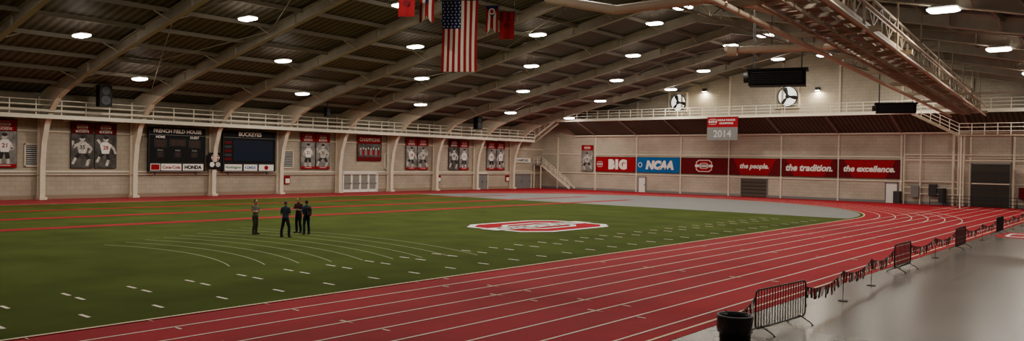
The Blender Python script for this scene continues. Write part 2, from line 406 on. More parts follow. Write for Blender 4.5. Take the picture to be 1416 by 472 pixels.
# ------------------------------------------------------------------ lamps
LM = mat('lamp_lens', (1, .96, .88), .4, emit=22, ecol=(1, .94, .83))
def lamp(x, y):
    z = roof(x) - 1.15; m = MB()
    m.box((x, y, z + .17), (1.25, .6, .08), LAMPW)
    for s in (-.5, .5): m.cyl((x + s, y, z + .15), (x + s, y, roof(x) - .02), .012, DGREY, 6)
    vs = []
    for zz, a, b in ((z + .13, .68, .36), (z + .03, .66, .34), (z - .04, .5, .22)):
        vs += [(x - a, y - b, zz), (x + a, y - b, zz), (x + a, y + b, zz), (x - a, y + b, zz)]
    fs = [(8, 11, 10, 9), (0, 1, 2, 3)]
    for j in (0, 4): fs += [(j, j + 4, j + 5, j + 1), (j + 1, j + 5, j + 6, j + 2), (j + 2, j + 6, j + 7, j + 3), (j + 3, j + 7, j + 4, j)]
    m.add(vs, fs, LM)
    o = m.obj('ceiling_lamp')
    l = bpy.data.lights.new('lamp_light', 'AREA'); l.shape = 'RECTANGLE'; l.size = 1.0; l.size_y = .44; l.color = (1, .905, .765)
    l.energy = 480 if y > 16 else 300
    lo = bpy.data.objects.new('lamp_light', l); bpy.context.collection.objects.link(lo)
    lo.parent = o; lo.location = V((x, y, z - .06)) - o.location
for x, ys in ((-66, (15, 31, 47, 63, 79, 92)), (-57.5, (7, 23, 39, 55, 71, 87)), (-50, (15, 31, 47, 63, 79, 92)), (-43, (7, 23, 39, 55, 71, 87)),
              (-36, (15, 31, 47, 63, 79, 92)), (-29, (7, 23, 39, 55, 71, 87)), (-21.5, (-1, 15, 31, 47, 63, 79, 92)),
              (-8.7, (11, 27, 43, 59, 75, 90)), (1, (3, 19, 35, 51, 67, 83))):
    for y in ys: lamp(x, y)

# ------------------------------------------------------------------ railings helper
def railing(m, p, q, h=1.15, nr=3, sp=2.0, r=.035, mt=RAIL):
    p = V(p); q = V(q); L = (q - p).length; n = max(1, round(L / sp))
    for k in range(1, nr + 1):
        o = V((0, 0, h * k / nr)); m.beam(p + o, q + o, r * 2, r * 2, mt)
    for i in range(n + 1):
        a = p.lerp(q, i / n); m.beam(a, a + V((0, 0, h)), r * 2.2, r * 2.2, mt)

m = MB()
m.bb((-75.95, -30, 7.12), (-73.3, 93.5, 7.2), CAT)
m.bb((-73.36, -30, 6.98), (-73.28, 93.5, 7.32), RAIL)
for y in range(-29, 93, 4): m.bb((-75.9, y + 1.9, 6.95), (-73.35, y + 2.05, 7.12), COLM)
railing(m, (-73.32, -30, 7.3), (-73.32, 93.5, 7.3), h=1.25, sp=2.0)
m.cyl((-73.1, -30, 7.6), (-73.1, 93, 7.6), .05, RAIL, 6); m.cyl((-75.6, -30, 8.2), (-75.6, 98, 8.2), .08, COLM, 8)
m.obj('balcony_walkway')
m = MB(); nst = 16
for s in (93.6, 94.9): m.beam((-74.4, s, 7.1), (-69.7, s, 10.1), .06, .3, RAIL)
for i in range(nst):
    t_ = (i + .5) / nst; m.box((-74.4 + 4.7 * t_, 94.25, 7.15 + 2.95 * t_), (.32, 1.25, .04), CAT)
railing(m, (-74.4, 93.6, 7.2), (-69.7, 93.6, 10.2), sp=1.2); m.bb((-75.8, 93.5, 7.0), (-74.3, 95.2, 7.12), CAT)
m.obj('balcony_stair')
m = MB()
m.bb((-69.6, 94, 10.1), (3.2, 98.95, 10.22), CAT); m.bb((-69.6, 93.9, 9.95), (3.2, 94.0, 10.32), RAIL)
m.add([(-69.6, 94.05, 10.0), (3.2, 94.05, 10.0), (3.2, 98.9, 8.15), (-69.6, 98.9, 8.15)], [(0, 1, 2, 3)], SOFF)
for k in range(11):
    x = -66 + 7 * k
    if x < 3: m.beam((x, 94.1, 9.9), (x, 98.9, 8.05), .16, .2, PURL)
m.bb((-69.6, 98.6, 7.95), (3.2, 98.9, 8.15), COLM)
railing(m, (-69.6, 93.95, 10.3), (-.2, 93.95, 10.3), sp=1.8, h=1.1)
m.cyl((-69.6, 93.8, 10.0), (3.2, 93.8, 10.0), .07, RAIL, 8)
m.obj('mezzanine_walkway')

# big suspended catwalk
def cx(y): return -10.7 - .088 * (y - 28.9)
m = MB(); Y0, Y1 = 5, 93.5; HW = 1.1
A = lambda y, dx, z: (cx(y) + dx, y, z)
for dx in (-.8, .8): m.beam(A(Y0, dx, 10.2), A(Y1, dx, 10.2), .42, .05, CAT)
m.beam(A(Y0, 0, 10.2), A(Y1, 0, 10.2), .5, .05, PURL)
for dx in (-HW, HW):
    m.beam(A(Y0, dx, 10.05), A(Y1, dx, 10.05), .14, .34, CAT)
    m.beam(A(Y0, dx, 11.45), A(Y1, dx, 11.45), .1, .1, RAIL); m.beam(A(Y0, dx, 10.85), A(Y1, dx, 10.85), .07, .07, CAT)
    y = Y0; k = 0
    while y < Y1 - 1:
        m.beam(A(y, dx, 10.2), A(y, dx, 11.45), .08, .08, CAT)
        a, b = (10.25, 11.4) if k % 2 else (11.4, 10.25)
        m.beam(A(y, dx, a), A(min(y + 1.9, Y1), dx, b), .06, .06, CAT)
        y += 1.9; k += 1
for y in range(3, 94, 8):
    if y < 6: y = 7
    for dx in (-HW - .1, HW + .1): m.cyl(A(y, dx, 10.0), A(y, dx, roof(cx(y) + dx) - .2), .045, CAT, 6)
    m.beam(A(y, -1.9, 9.8), A(y, 1.9, 9.8), .16, .24, CAT)
for y in range(6, 93, 2): m.beam(A(y, -HW, 10.02), A(y, HW, 10.02), .08, .16, RIB)
for dx in (-.55, .15): m.beam(A(Y0, dx, 9.72), A(Y1, dx, 9.72), .05, .12, RIB)
y = Y0
while y < Y1: m.beam(A(y, -.55, 9.7), A(y, .15, 9.7), .05, .04, RIB); y += .8
for dx, z, r in ((-1.6, 9.55, .12), (1.55, 9.6, .08), (1.75, 10.4, .06), (-1.5, 10.9, .05)):
    m.cyl(A(Y0, dx, z), A(Y1, dx, z), r, PIPE, 10)
m.obj('suspended_catwalk')
m = MB()
m.tube([(-22.5, 28, 13.3), (-21.3, 28, 11.2), (-17.8, 28, 10.35), (-13.0, 28, 10.35), (-12.7, 33, 10.45), (-13.7, 43.3, 10.5), (-14.6, 43.9, 10.5), (-19.2, 42.3, 10.5), (-19.7, 42.8, 10.7)], .2, PIPE, 12)
m.cyl((-19.4, 42.2, 10.45), (-18.9, 42.35, 10.45), .28, PIPE, 12)
for x in (-20.5, -18, -15.5): m.cyl((x, 28, 10.5), (x, 28, roof(x) - .1), .02, DGREY, 6)
for x, y in ((-17.2, 43), (-14.2, 43.6)): m.cyl((x, y, 10.6), (x, y, roof(x) - .1), .02, DGREY, 6)
m.obj('exhaust_pipe')
m = MB()
m.beam((cx(70) + 1.4, 70, 9.9), (7.8, 70, 9.9), .12, .18, RIB)
for x, z in ((-2.0, 9.9), (-1.6, 9.9), (3.2, 9.5)): m.cyl((x, YN + .4, z), (x, YF - 5.4, z), .06, CAT, 8)
m.obj('service_beams')

def hung_unit(x, y, z, w, dpt, h):
    m = MB(); R = Matrix.Rotation(math.radians(18), 3, 'Z')
    m.box((x, y, z), (w, dpt, h), BLACK, R)
    m.box(V((x, y, z)) + R @ V((0, -dpt / 2 - .03, 0)), (w * .9, .06, h * .8), BLACK, R)
    for i in range(7): m.box(V((x, y, z)) + R @ V((0, -dpt / 2 - .08, -h * .35 + i * h * .115)), (w * .86, .05, .02), DGREY, R)
    for sx in (-1, 1):
        for sy in (-1, 1):
            p = V((x, y, z + h / 2)) + R @ V((sx * w * .42, sy * dpt * .4, 0)); m.cyl(p, (p.x, p.y, roof(p.x) - .03), .025, DGREY, 6)
    m.box((x, y, z + h / 2 + .06), (w * 1.08, dpt * 1.1, .1), BLACK, R)
    m.cyl(V((x, y, z)) + R @ V((-w * .5, 0, h * .1)), V((x, y, z)) + R @ V((-w * .6, 0, h * .1)), h * .35, DGREY, 14)
    return m.obj('suspended_air_unit')
hung_unit(-19.3, 49.3, 9.55, 3.4, 1.4, .95)
hung_unit(-19.0, 76, 9.3, 3.2, 1.2, .8)

def speaker(x, y, z, s=1.0):
    m = MB(); f = 1 if x < XC else -1
    m.box((x, y, z), (.7 * s, .95 * s, 1.7 * s), BLACK)
    for dz, r in ((.4, .32), (-.35, .36)):
        m.cyl((x + f * .36 * s, y, z + dz * s), (x + f * .38 * s, y, z + dz * s), r * s, DGREY, 18); m.cyl((x + f * .38 * s, y, z + dz * s), (x + f * .4 * s, y, z + dz * s), r * .45 * s, BLACKM, 14)
    m.beam((x, y, z + .85 * s), (x, y, roof(x) - .05), .06, .06, DGREY); m.obj('loudspeaker')
speaker(-71.5, 30.5, 9.1, 1.1); speaker(-71.2, 78.5, 9.1, 1.0); speaker(-71.2, 54, 9.1, .6)

# ------------------------------------------------------------------ left wall graphics
def lflat(y0, z0, off=.22): return Flat((XL + off, y0, z0), (0, 1, 0), (1, 0, 0))
def athlete_banner(y0, w, kind, h=4.1, z0=2.75, red=True):
    f = lflat(y0, z0); f.slab(0, 0, w, h, -.05, 0, BLACK)
    f.rect(.03, h * .76, w - .03, h - .03, .004, BRED if red else DRED)
    f.oring(w / 2, h * .9, w * .22, h * .055, .008, BRED)
    f.text('BUCKEYE', w / 2, h * .81, w * .8, h * .05, .008, WHITE, bold=.03)
    f.rect(.03, .03, w - .03, h * .755, .004, PHOTOMD if red else PHOTOBG)
    f.athlete(w / 2, h * .05, w * 1.0, h * .69, .01, kind)
    if red: f.rect(.03, .03, w - .03, h * .08, .03, BRED); f.text('CHAMPION', w / 2, h * .05, w * .8, h * .03, .034, WHITE)
    f.slab(0, h, w, h + .05, -.06, .03, DGREY)
    f.mb.obj('athlete_banner')
for y0, w, k, r in ((21.3, 1.9, 0, 1), (23.3, 1.9, 1, 1), (29.5, 1.95, 3, 0), (31.55, 1.95, 2, 0), (53.9, 1.95, 1, 1), (55.95, 1.95, 3, 1), (69.9, 1.95, 2, 1), (71.95, 1.95, 0, 1),
                    (77.8, 1.95, 3, 0), (79.85, 1.95, 1, 1), (85.6, 1.95, 4, 1), (87.65, 1.95, 5, 1)):
    athlete_banner(y0, w, k, red=bool(r))
f = lflat(62, 3.8); f.slab(0, 0, 3.8, 3.1, -.05, 0, DRED); f.rect(.05, 2.2, 3.75, 3.05, .004, BRED); f.text('CHAMPIONS', 1.9, 2.6, 3.2, .45, .008, WHITE, bold=.03)
f.rect(.1, .5, 3.7, 2.1, .004, PHOTOBG)
for i in range(8): f.ell(.5 + i * .4, 1.45 + .1 * (i % 2), .11, .14, .008, PHOTOFG); f.rect(.33 + i * .4, .7, .67 + i * .4, 1.3, .008, BRED if i % 2 else MGREY)
f.rect(.3, .12, 3.5, .4, .008, DRED); f.mb.obj('champions_poster')

def scoreboard(y0, w, title, video):
    f = lflat(y0, 2.45, .75); h = 4.3
    f.slab(0, 0, w, h, -.3, 0, BLACK)
    f.slab(0, h - .7, w, h, 0, .05, BLACK); f.text(title, w / 2, h - .34, w * .84, .44, .056, WHITE, bold=.03)
    f.slab(0, h - .74, w, h - .7, 0, .06, MGREY)
    f.slab(0, 0, w, .05, 0, .06, MGREY); f.slab(0, .86, w, .9, 0, .06, DGREY)
    for a in (0, w - .05): f.slab(a, 0, a + .05, h, 0, .06, DGREY)
    if video:
        f.slab(1.1, 1.05, w - .25, 3.4, 0, .03, BLACK); f.rect(1.2, 1.15, w - .35, 3.3, .034, SCREEN)
        for i in range(5): f.rect(.2, 1.2 + .43 * i, .95, 1.45 + .43 * i, .02, DGREY if i % 2 else DRED)
        f.rect(.2, .12, 2.2, .78, .02, WHITE); f.text('Huntington', 1.2, .45, 1.8, .4, .024, GREENP, bold=.03)
        f.rect(2.4, .12, 4.0, .78, .02, WHITE); f.text('KEMBA', 3.2, .45, 1.3, .3, .024, BLUE, bold=.02)
        f.rect(4.2, .12, w - .2, .78, .02, WHITE); f.ell((4.2 + w - .2) / 2, .45, .26, .24, .024, BRED)
    else:
        for a, tt in ((w * .2, 'HOME'), (w * .8, 'GUEST')):
            f.text(tt, a, 3.38, 1.2, .24, .02, WHITE, bold=.02)
            f.slab(a - .65, 2.35, a + .65, 3.15, 0, .02, BLACKM); f.text('00', a, 2.75, 1.0, .6, .024, DIGIT)
        f.slab(w * .5 - .85, 2.5, w * .5 + .85, 3.2, 0, .02, BLACKM); f.text('0:00', w / 2, 2.85, 1.4, .5, .024, DIGIT)
        for a in (w * .2, w * .5, w * .8):
            f.text('FOULS', a, 2.1, .6, .13, .02, LGREY); f.slab(a - .35, 1.4, a + .35, 1.95, 0, .02, BLACKM); f.text('0', a, 1.67, .5, .4, .024, DIGIT)
        f.rect(.2, .12, 1.15, .78, .02, WHITE); f.rect(.26, .18, 1.09, .72, .024, BRED)
        f.rect(1.25, .12, 3.3, .78, .02, WHITE); f.text('Coca-Cola', 2.27, .45, 1.8, .42, .024, BRED, bold=.04)
        f.rect(3.45, .12, w - .2, .78, .02, WHITE); f.text('HONDA', (3.45 + w - .2) / 2, .45, 1.8, .4, .024, BLACK, bold=.06)
    for a in (.8, w - .8): f.slab(a, -.3, a + .12, h, -.5, -.3, MGREY)
    f.mb.obj('scoreboard')
scoreboard(36.25, 5.8, 'FRENCH FIELD HOUSE', False)
scoreboard(44.0, 6.2, 'BUCKEYES', True)
f = lflat(42.3, 2.7, .95); f.slab(0, 0, 1.5, 1.7, -.05, 0, BLACK); f.ell(.4, .5, .26, .26, .01, WHITE); f.ell(1.05, .5, .26, .26, .01, LGREY); f.oring(.75, 1.2, .4, .3, .01, DRED)
for a in (.3, 1.2): f.slab(a, .2, a + .08, 1.5, -.95, -.05, MGREY)
f.mb.obj('sponsor_sign')

def louver(y0, z0, w, h):
    m = MB(); m.bb((XL, y0, z0), (XL + .08, y0 + w, z0 + h), DGREY)
    for i in range(int(h / .18)): m.box((XL + .12, y0 + w / 2, z0 + .1 + i * .18), (.12, w - .1, .03), LGREY, Matrix.Rotation(.6, 3, 'Y'))
    for a in (y0, y0 + w): m.bb((XL, a - .05, z0 - .05), (XL + .16, a + .05, z0 + h + .05), COLM)
    for a in (z0, z0 + h): m.bb((XL, y0 - .05, a - .05), (XL + .16, y0 + w + .05, a + .05), COLM)
    m.obj('wall_louver')
for y0 in (25.6, 51.3, 66.2): louver(y0 + .25, 2.9, 1.4, 1.9)
def ldoor(name, y0, w, h, leaves, mt=COLM, glass=True):
    m = MB(); x = XL + .01
    m.bb((x, y0 - .12, 0.012), (x + .16, y0, h + .12), mt); m.bb((x, y0 + w, 0.012), (x + .16, y0 + w + .12, h + .12), mt); m.bb((x, y0 - .12, h), (x + .16, y0 + w + .12, h + .14), mt)
    lw = w / leaves
    for i in range(leaves):
        a = y0 + i * lw
        m.bb((x, a + .02, .02), (x + .06, a + lw - .02, h), mt if glass else MGREY)
        if glass: m.bb((x + .06, a + .15, .35), (x + .075, a + lw - .15, h - .2), GLASS); m.bb((x + .075, a + .1, 1.05), (x + .14, a + lw - .1, 1.12), MGREY)
        m.bb((x + .06, a + lw - .2, .98), (x + .16, a + lw - .12, 1.15), DGREY)
    m.obj(name)
ldoor('door_1', 60.0, 5.2, 2.35, 4, mt=WHITE); ldoor('door_2', 84.0, 1.9, 2.2, 2, glass=False); ldoor('door_3', 91.8, 4.2, 2.6, 2, glass=False)
for y in (52.2, 76.0, 19.6, 90.3):
    m = MB(); m.bb((XL + .01, y - .35, 1.1), (XL + .2, y + .35, 2.0), BRED); m.bb((XL + .2, y - .27, 1.2), (XL + .22, y + .27, 1.7), WHITE); m.bb((XL + .2, y - .2, 1.78), (XL + .22, y + .2, 1.92), DRED); m.obj('fire_hose_cabinet')
f = lflat(91.5, 3.9); f.slab(0, 0, 4.2, .7, -.04, 0, WHITE); f.text('CHAMPIONS', 2.1, .35, 3.8, .4, .006, BLACK, bold=.03); f.mb.obj('wall_sign')

# ------------------------------------------------------------------ far wall graphics
def fflat(x0, z0, off=.2, y=YF): return Flat((x0, y - off, z0), (1, 0, 0), (0, -1, 0))
def fbanner(x0, col, build):
    f = fflat(x0 + .08, 2.8); w, h = 6.84, 2.2; f.slab(0, 0, w, h, -.06, 0, BLACK); f.rect(.04, .04, w - .04, h - .04, .004, col); build(f, w, h); f.mb.obj('wall_banner')
def b_big(f, w, h):
    f.oring(.75, h / 2, .45, .4, .008, BRED)
    f.text('B1G', w * .56, h / 2, 4.8, 1.5, .008, WHITE, bold=.09)
def b_ncaa(f, w, h):
    f.text('NCAA', w * .54, h / 2, 5.2, 1.3, .008, WHITE, bold=.08, shear=.2); f.ell(.6, h / 2, .35, .35, .008, WHITE); f.ell(.6, h / 2, .25, .25, .012, BLUE)
def b_logo(f, w, h): f.oring(w / 2, h / 2, 1.15, .8, .008, DRED)
def b_txt(s):
    def b(f, w, h):
        f.poly([(.04, .04), (1.6, .04), (.6, h - .04), (.04, h - .04)], .006, DRED); f.poly([(w - .04, .04), (w - 1.6, .04), (w - .5, h - .04), (w - .04, h - .04)][::-1], .006, DRED)
        f.text(s, w / 2, h / 2, w * .84, .85, .01, WHITE, bold=.04, shear=.25)
    return b
fbanner(-66, BRED, b_big); fbanner(-59, BLUE, b_ncaa); fbanner(-52, DRED, b_logo); fbanner(-45, BRED, b_txt('the people.')); fbanner(-38, BRED, b_txt('the tradition.')); fbanner(-31, BRED, b_txt('the excellence.'))
f = fflat(-68.5, 2.8); f.slab(0, 0, 2.1, 3.9, -.05, 0, BLACK); f.rect(.03, 3.1, 2.07, 3.87, .004, BRED); f.rect(.03, .03, 2.07, 3.1, .004, PHOTOMD); f.oring(1.05, 3.5, .5, .2, .008, BRED); f.athlete(1.05, .2, 1.9, 2.7, .01, 0); f.mb.obj('athlete_banner')
f = Flat((-45.6, 93.6, 7.2), (1, 0, 0), (0, -1, 0)); f.slab(0, 0, 4.1, 2.9, -.04, 0, BLACK); f.rect(0, 1.6, 4.1, 2.9, .004, BRED); f.rect(0, 0, 4.1, 1.6, .004, MGREY)
f.oring(.75, 2.3, .5, .35, .008, BRED); f.text('WORLD INDOOR', 2.55, 2.5, 2.4, .22, .008, WHITE, bold=.02); f.text('CHAMPIONS', 2.55, 2.1, 2.4, .24, .008, WHITE, bold=.02)
f.text('2014', 2.05, .8, 3.2, .9, .008, LGREY, bold=.02)
f.slab(-.1, 2.9, 4.2, 2.97, -.06, .03, LGREY); f.mb.obj('hanging_banner')

m = MB()
for k in range(9): m.bb((-73 + 7 * k - .1, YF - .14, 0), (-73 + 7 * k + .1, YF, 7.9), COLM)
for k in range(9): m.bb((-73 + 7 * k - .12, YF - .2, 10.25), (-73 + 7 * k + .12, YF, roof(-73 + 7 * k) - .05), COLM)
m.obj('trim_3')
def fdoor(name, x0, w, h, mt, z0=0.012, leaves=1, panel=None):
    m = MB(); y = YF - .01
    m.bb((x0 - .1, y - .16, z0), (x0, y, z0 + h + .1), MGREY); m.bb((x0 + w, y - .16, z0), (x0 + w + .1, y, z0 + h + .1), MGREY); m.bb((x0 - .1, y - .16, z0 + h), (x0 + w + .1, y, z0 + h + .12), MGREY)
    for i in range(leaves):
        a = x0 + i * w / leaves; m.bb((a + .02, y - .08, z0), (a + w / leaves - .02, y, z0 + h), mt)
        if panel: 
            for j in range(5): m.bb((a + .06, y - .1, z0 + .1 + j * h / 5), (a + w / leaves - .06, y - .08, z0 + (j + .85) * h / 5), panel)
        else: m.bb((a + w / leaves - .2, y - .14, .98), (a + w / leaves - .1, y - .08, 1.15), DGREY)
    m.obj(name)
ROLL = mat('roller_brown', (.10, .075, .055), .5)
fdoor('door_5', -43.2, 3.4, 2.3, DGREY, panel=ROLL); fdoor('door_6', -25.6, 1.2, 2.25, WHITE); fdoor('door_7', -58.6, 1.1, 2.1, WHITE)
fdoor('dark_recess_panel', -16.9, 3.6, 4.6, DGREY, panel=mat('recess_dark', (.05, .042, .035), .5))  # dark panels added on the flat wall to stand for a dark recess
def fan(x, z, r):
    m = MB(); y = YF - .25
    m.cyl((x, YF - .02, z), (x, YF - .06, z), r, FANBK, 32)
    for s in (-1, 1):
        m.box((x + s * (r + .2), y, z), (.1, .5, 2 * r + .5), COLM); m.box((x, y, z + s * (r + .2)), (2 * r + .5, .5, .1), COLM)
    nseg = 28
    for i in range(nseg):
        a, b = 2 * math.pi * i / nseg, 2 * math.pi * (i + 1) / nseg
        m.beam((x + r * math.cos(a), y, z + r * math.sin(a)), (x + r * math.cos(b), y, z + r * math.sin(b)), .3, .07, BLADE, up=V((math.cos(a), 0, math.sin(a))))
    m.cyl((x, y + .1, z), (x, y - .2, z), r * .2, BLADE, 16)
    for k in range(3):
        a = math.pi / 2 + 2 * math.pi * k / 3 + .35; pts = []
        for t_, wd in ((.15, .16), (.5, .34), (.8, .42), (.93, .28)):
            pts.append((t_ * r, wd * r))
        L = [(x + t_ * math.cos(a) - w_ * .5 * math.sin(a), z + t_ * math.sin(a) + w_ * .5 * math.cos(a)) for t_, w_ in pts]
        Rr = [(x + t_ * math.cos(a) + w_ * .5 * math.sin(a), z + t_ * math.sin(a) - w_ * .5 * math.cos(a)) for t_, w_ in pts]
        for i in range(3):
            m.add([(L[i][0], y - .05, L[i][1]), (L[i + 1][0], y - .05, L[i + 1][1]), (Rr[i + 1][0], y + .08, Rr[i + 1][1]), (Rr[i][0], y + .08, Rr[i][1])], [(0, 1, 2, 3)], BLADE)
    m.obj('exhaust_fan')
fan(-52.5, 12.55, 1.15); fan(-37.3, 12.8, 1.25)
for x, z in ((-48.6, 14.1), (-33.6, 13.6)):
    m = MB(); m.box((x, YF - .25, z), (.5, .45, .4), DGREY); m.box((x, YF - .3, z - .22), (.42, .36, .05), LM); o = m.obj('wall_light')
    l = bpy.data.lights.new('wall_spot', 'AREA'); l.size = .4; l.energy = 200; l.color = (1, .84, .55); lo = bpy.data.objects.new('wall_light_glow', l); bpy.context.collection.objects.link(lo)
    lo.parent = o; lo.location = V((x, YF - .35, z - .27)) - o.location; lo.rotation_euler = (-.25, 0, 0)

# corner stair (far left)
m = MB(); nst = 18
for s in (96.4, 97.8): m.beam((-68.9, s, 0.2), (-74.2, s, 3.6), .06, .3, COLM)
for i in range(nst):
    t_ = (i + .5) / nst; m.box((-68.9 - 5.3 * t_, 97.1, .1 + 3.5 * t_), (.32, 1.35, .04), MGREY)
railing(m, (-68.9, 96.4, .15), (-74.2, 96.4, 3.65), sp=1.0, r=.03); m.bb((-75.7, 96.3, 3.55), (-74.1, 98.7, 3.67), MGREY); railing(m, (-75.7, 96.4, 3.65), (-74.2, 96.4, 3.65), sp=1.0, r=.03)
for p in ((-74.3, 96.4), (-75.6, 96.4)): m.bb((p[0] - .06, p[1] - .06, 0.012), (p[0] + .06, p[1] + .06, 3.6), COLM)
m.obj('corner_staircase')

m = MB()
for x, r in ((-18.6, .14), (-18.1, .1), (-17.6, .12), (-23.6, .08), (-21.9, .08), (-12.9, .12)):
    m.cyl((x, YF - .4, 0.012), (x, YF - .4, 7.9), r, COLM, 10)
for z in (1.2, 1.9, 2.6, 5.0, 5.6): m.cyl((-23.6, YF - .4, z), (-17.6, YF - .4, z), .06, COLM, 8)
for z in (5.0, 5.6): m.cyl((-17.6, YF - .4, z), (-8, YF - .4, z), .06, COLM, 8)
m.bb((-22.8, YF - .7, .8), (-22.0, YF - .05, 2.1), MGREY); m.bb((-21, YF - .6, 1.0), (-20.2, YF - .05, 2.3), DGREY); m.bb((-12.4, YF - .7, 1.0), (-11.4, YF - .05, 2.2), DRED)
m.cyl((-19.6, YF - .6, .3), (-19.6, YF - .6, 1.9), .4, DGREY, 16); m.bb((-24.6, YF - .9, .012), (-23.9, YF - .1, 1.4), DGREY)
m.obj('pipework')
m = MB(); railing(m, (-17, 92.5, 7.6), (-9, 92.5, 7.6), sp=1.2, r=.035); m.bb((-17, 92.4, 7.45), (-9, 94.6, 7.6), CAT)
for p in (-16.8, -9.2): m.bb((p - .06, 92.5, 0.012), (p + .06, 92.62, 7.45), COLM)
for s in (92.5, 93.6): m.beam((-17, s, 7.5), (-21.5, s, 9.9), .06, .26, CAT)
railing(m, (-17, 92.5, 7.6), (-21.5, 92.5, 10.0), sp=1.1, r=.03)
m.obj('service_landing')
m = MB(); railing(m, (-20.5, 96.8, .012), (-9.6, 96.8, .012), sp=1.3, r=.03, mt=BLACKM, h=1.1); m.obj('floor_railing')

# ------------------------------------------------------------------ flags
def hang_flag(name, c, w, h, kind, rot=30):
    """vertical hanging flag: c = centre of the top edge"""
    R = Matrix.Rotation(math.radians(rot), 3, 'Z'); m = MB(); NU, NV = 26, 28
    def pt(a, b):
        wave = .05 * math.sin(a * 9 + b * 2) * (.3 + b) + .03 * math.sin(b * 6)
        return V(c) + R @ V(((a - .5) * w * (1 - .04 * math.sin(b * 3)), wave, -b * h))
    for j in range(NV):
        for i in range(NU):
            a, b = (i + .5) / NU, (j + .5) / NV
            if kind == 'usa':
                mt = FRED if int(a * 13) % 2 == 0 else FWHITE
                if a < .538 and b < .4: 
                    mt = NAVY
            elif kind == 'ohio':
                mt = FRED if int(a * 5) % 2 == 0 else FWHITE
                if b < .45 and abs(a - .5) < .5 * (1 - b / .45 * .9): mt = NAVY
                if b > .82 and abs(a - .5) < (b - .82) * 1.6: continue
            elif kind == 'red': mt = FRED if b > .35 or (i // 6) % 2 else DRED
            else: mt = FRED
            m.add([pt(i / NU, j / NV), pt((i + 1) / NU, j / NV), pt((i + 1) / NU, (j + 1) / NV), pt(i / NU, (j + 1) / NV)], [(0, 3, 2, 1)], mt, True)
    def star(a, b, s, mt):
        o = pt(a, b) + R @ V((0, -.05, 0)); vs = []
        for k in range(10):
            r = s if k % 2 == 0 else s * .42; t_ = math.pi / 2 + k * math.pi / 5; vs.append(o + R @ V((r * math.cos(t_), 0, r * math.sin(t_))))
        vs.append(o); m.add(vs, [(k, (k + 1) % 10, 10) for k in range(10)], mt)
    if kind == 'usa':
        for i in range(5):
            for j in range(9): star(.05 + i * .108 + (.0 if j % 2 == 0 else .03), .03 + j * .042, .07, FWHITE)
    if kind == 'ohio':
        o = pt(.5, .2) + R @ V((0, -.06, 0)); 
        for r, mt, dd in ((.24, FWHITE, 0), (.14, FRED, .01)):
            m.add([o + R @ V((r * math.cos(k * .5236), -dd, r * math.sin(k * .5236))) for k in range(12)], [tuple(range(12))], mt)
    if kind in ('red', 'plain'):
        o = pt(.5, .5) + R @ V((0, -.06, 0)); m.add([o + R @ V((.22 * math.cos(k * .5236), 0, .22 * math.sin(k * .5236))) for k in range(12)], [tuple(range(12))], DRED)
    top = V(c)
    m.cyl(top + R @ V((-w / 2 - .1, 0, .03)), top + R @ V((w / 2 + .1, 0, .03)), .04, DGREY, 8)
    for s in (-1, 1):
        p = top + R @ V((s * w * .45, 0, .03)); m.cyl(p, (p.x, p.y, roof(p.x) - .1), .012, DGREY, 6)
    m.obj(name)
hang_flag('american_flag', (-38, 39.85, 15.05), 2.6, 4.9, 'usa')
hang_flag('red_flag', (-38, 34.9, 14.9), 1.15, 1.7, 'plain')
hang_flag('ohio_flag', (-38, 36.7, 15.4), 1.05, 2.3, 'ohio')
hang_flag('ohio_flag', (-38, 43.2, 15.2), .95, 1.9, 'ohio')
hang_flag('red_flag', (-38, 44.9, 15.05), 1.15, 2.0, 'red')

# ------------------------------------------------------------------ barriers
def barrier(x, y0, L=2.45, ang=0, z_=0.0):
    m = MB(); R = Matrix.Rotation(math.radians(ang), 3, 'Z'); P = lambda a, b, z: V((x, y0, z_)) + R @ V((b, a, z))
    r = .021; z0, z1 = .17, 1.08; c = .12
    loop = [P(c, 0, z0), P(L - c, 0, z0), P(L - .03, 0, z0 + .05), P(L, 0, z0 + c), P(L, 0, z1 - c), P(L - .03, 0, z1 - .04), P(L - c, 0, z1), P(c, 0, z1), P(.03, 0, z1 - .04), P(0, 0, z1 - c), P(0, 0, z0 + c), P(.03, 0, z0 + .05), P(c, 0, z0)]
    m.tube(loop, r, BLACKM, 8)
    n = 19
    for i in range(1, n): m.cyl(P(L * i / n, 0, z0), P(L * i / n, 0, z1 - (.0)), .011, BLACKM, 6)
    for a in (.3, L - .3):
        m.tube([P(a, -.33, .015), P(a, -.28, .06), P(a, 0, .2), P(a, .28, .06), P(a, .33, .015)], .017, BLACKM, 8); 
        for b in (-.33, .33): m.cyl(P(a, b, 0), P(a, b, .03), .03, BLACKM, 8)
    for z in (.45, .8): m.tube([P(L, 0, z), P(L + .06, 0, z), P(L + .06, 0, z - .08)], .01, BLACKM, 6)
    m.obj('crowd_barrier')
barrier(-7.45, 18.0, L=2.65, ang=-5); barrier(-8.1, 32.7); barrier(-8.2, 44.4); barrier(-8.3, 57.0); barrier(-8.3, 72)
PEN = [BLACK, BLACK, DRED, BLACK, BLACK, LGREY]
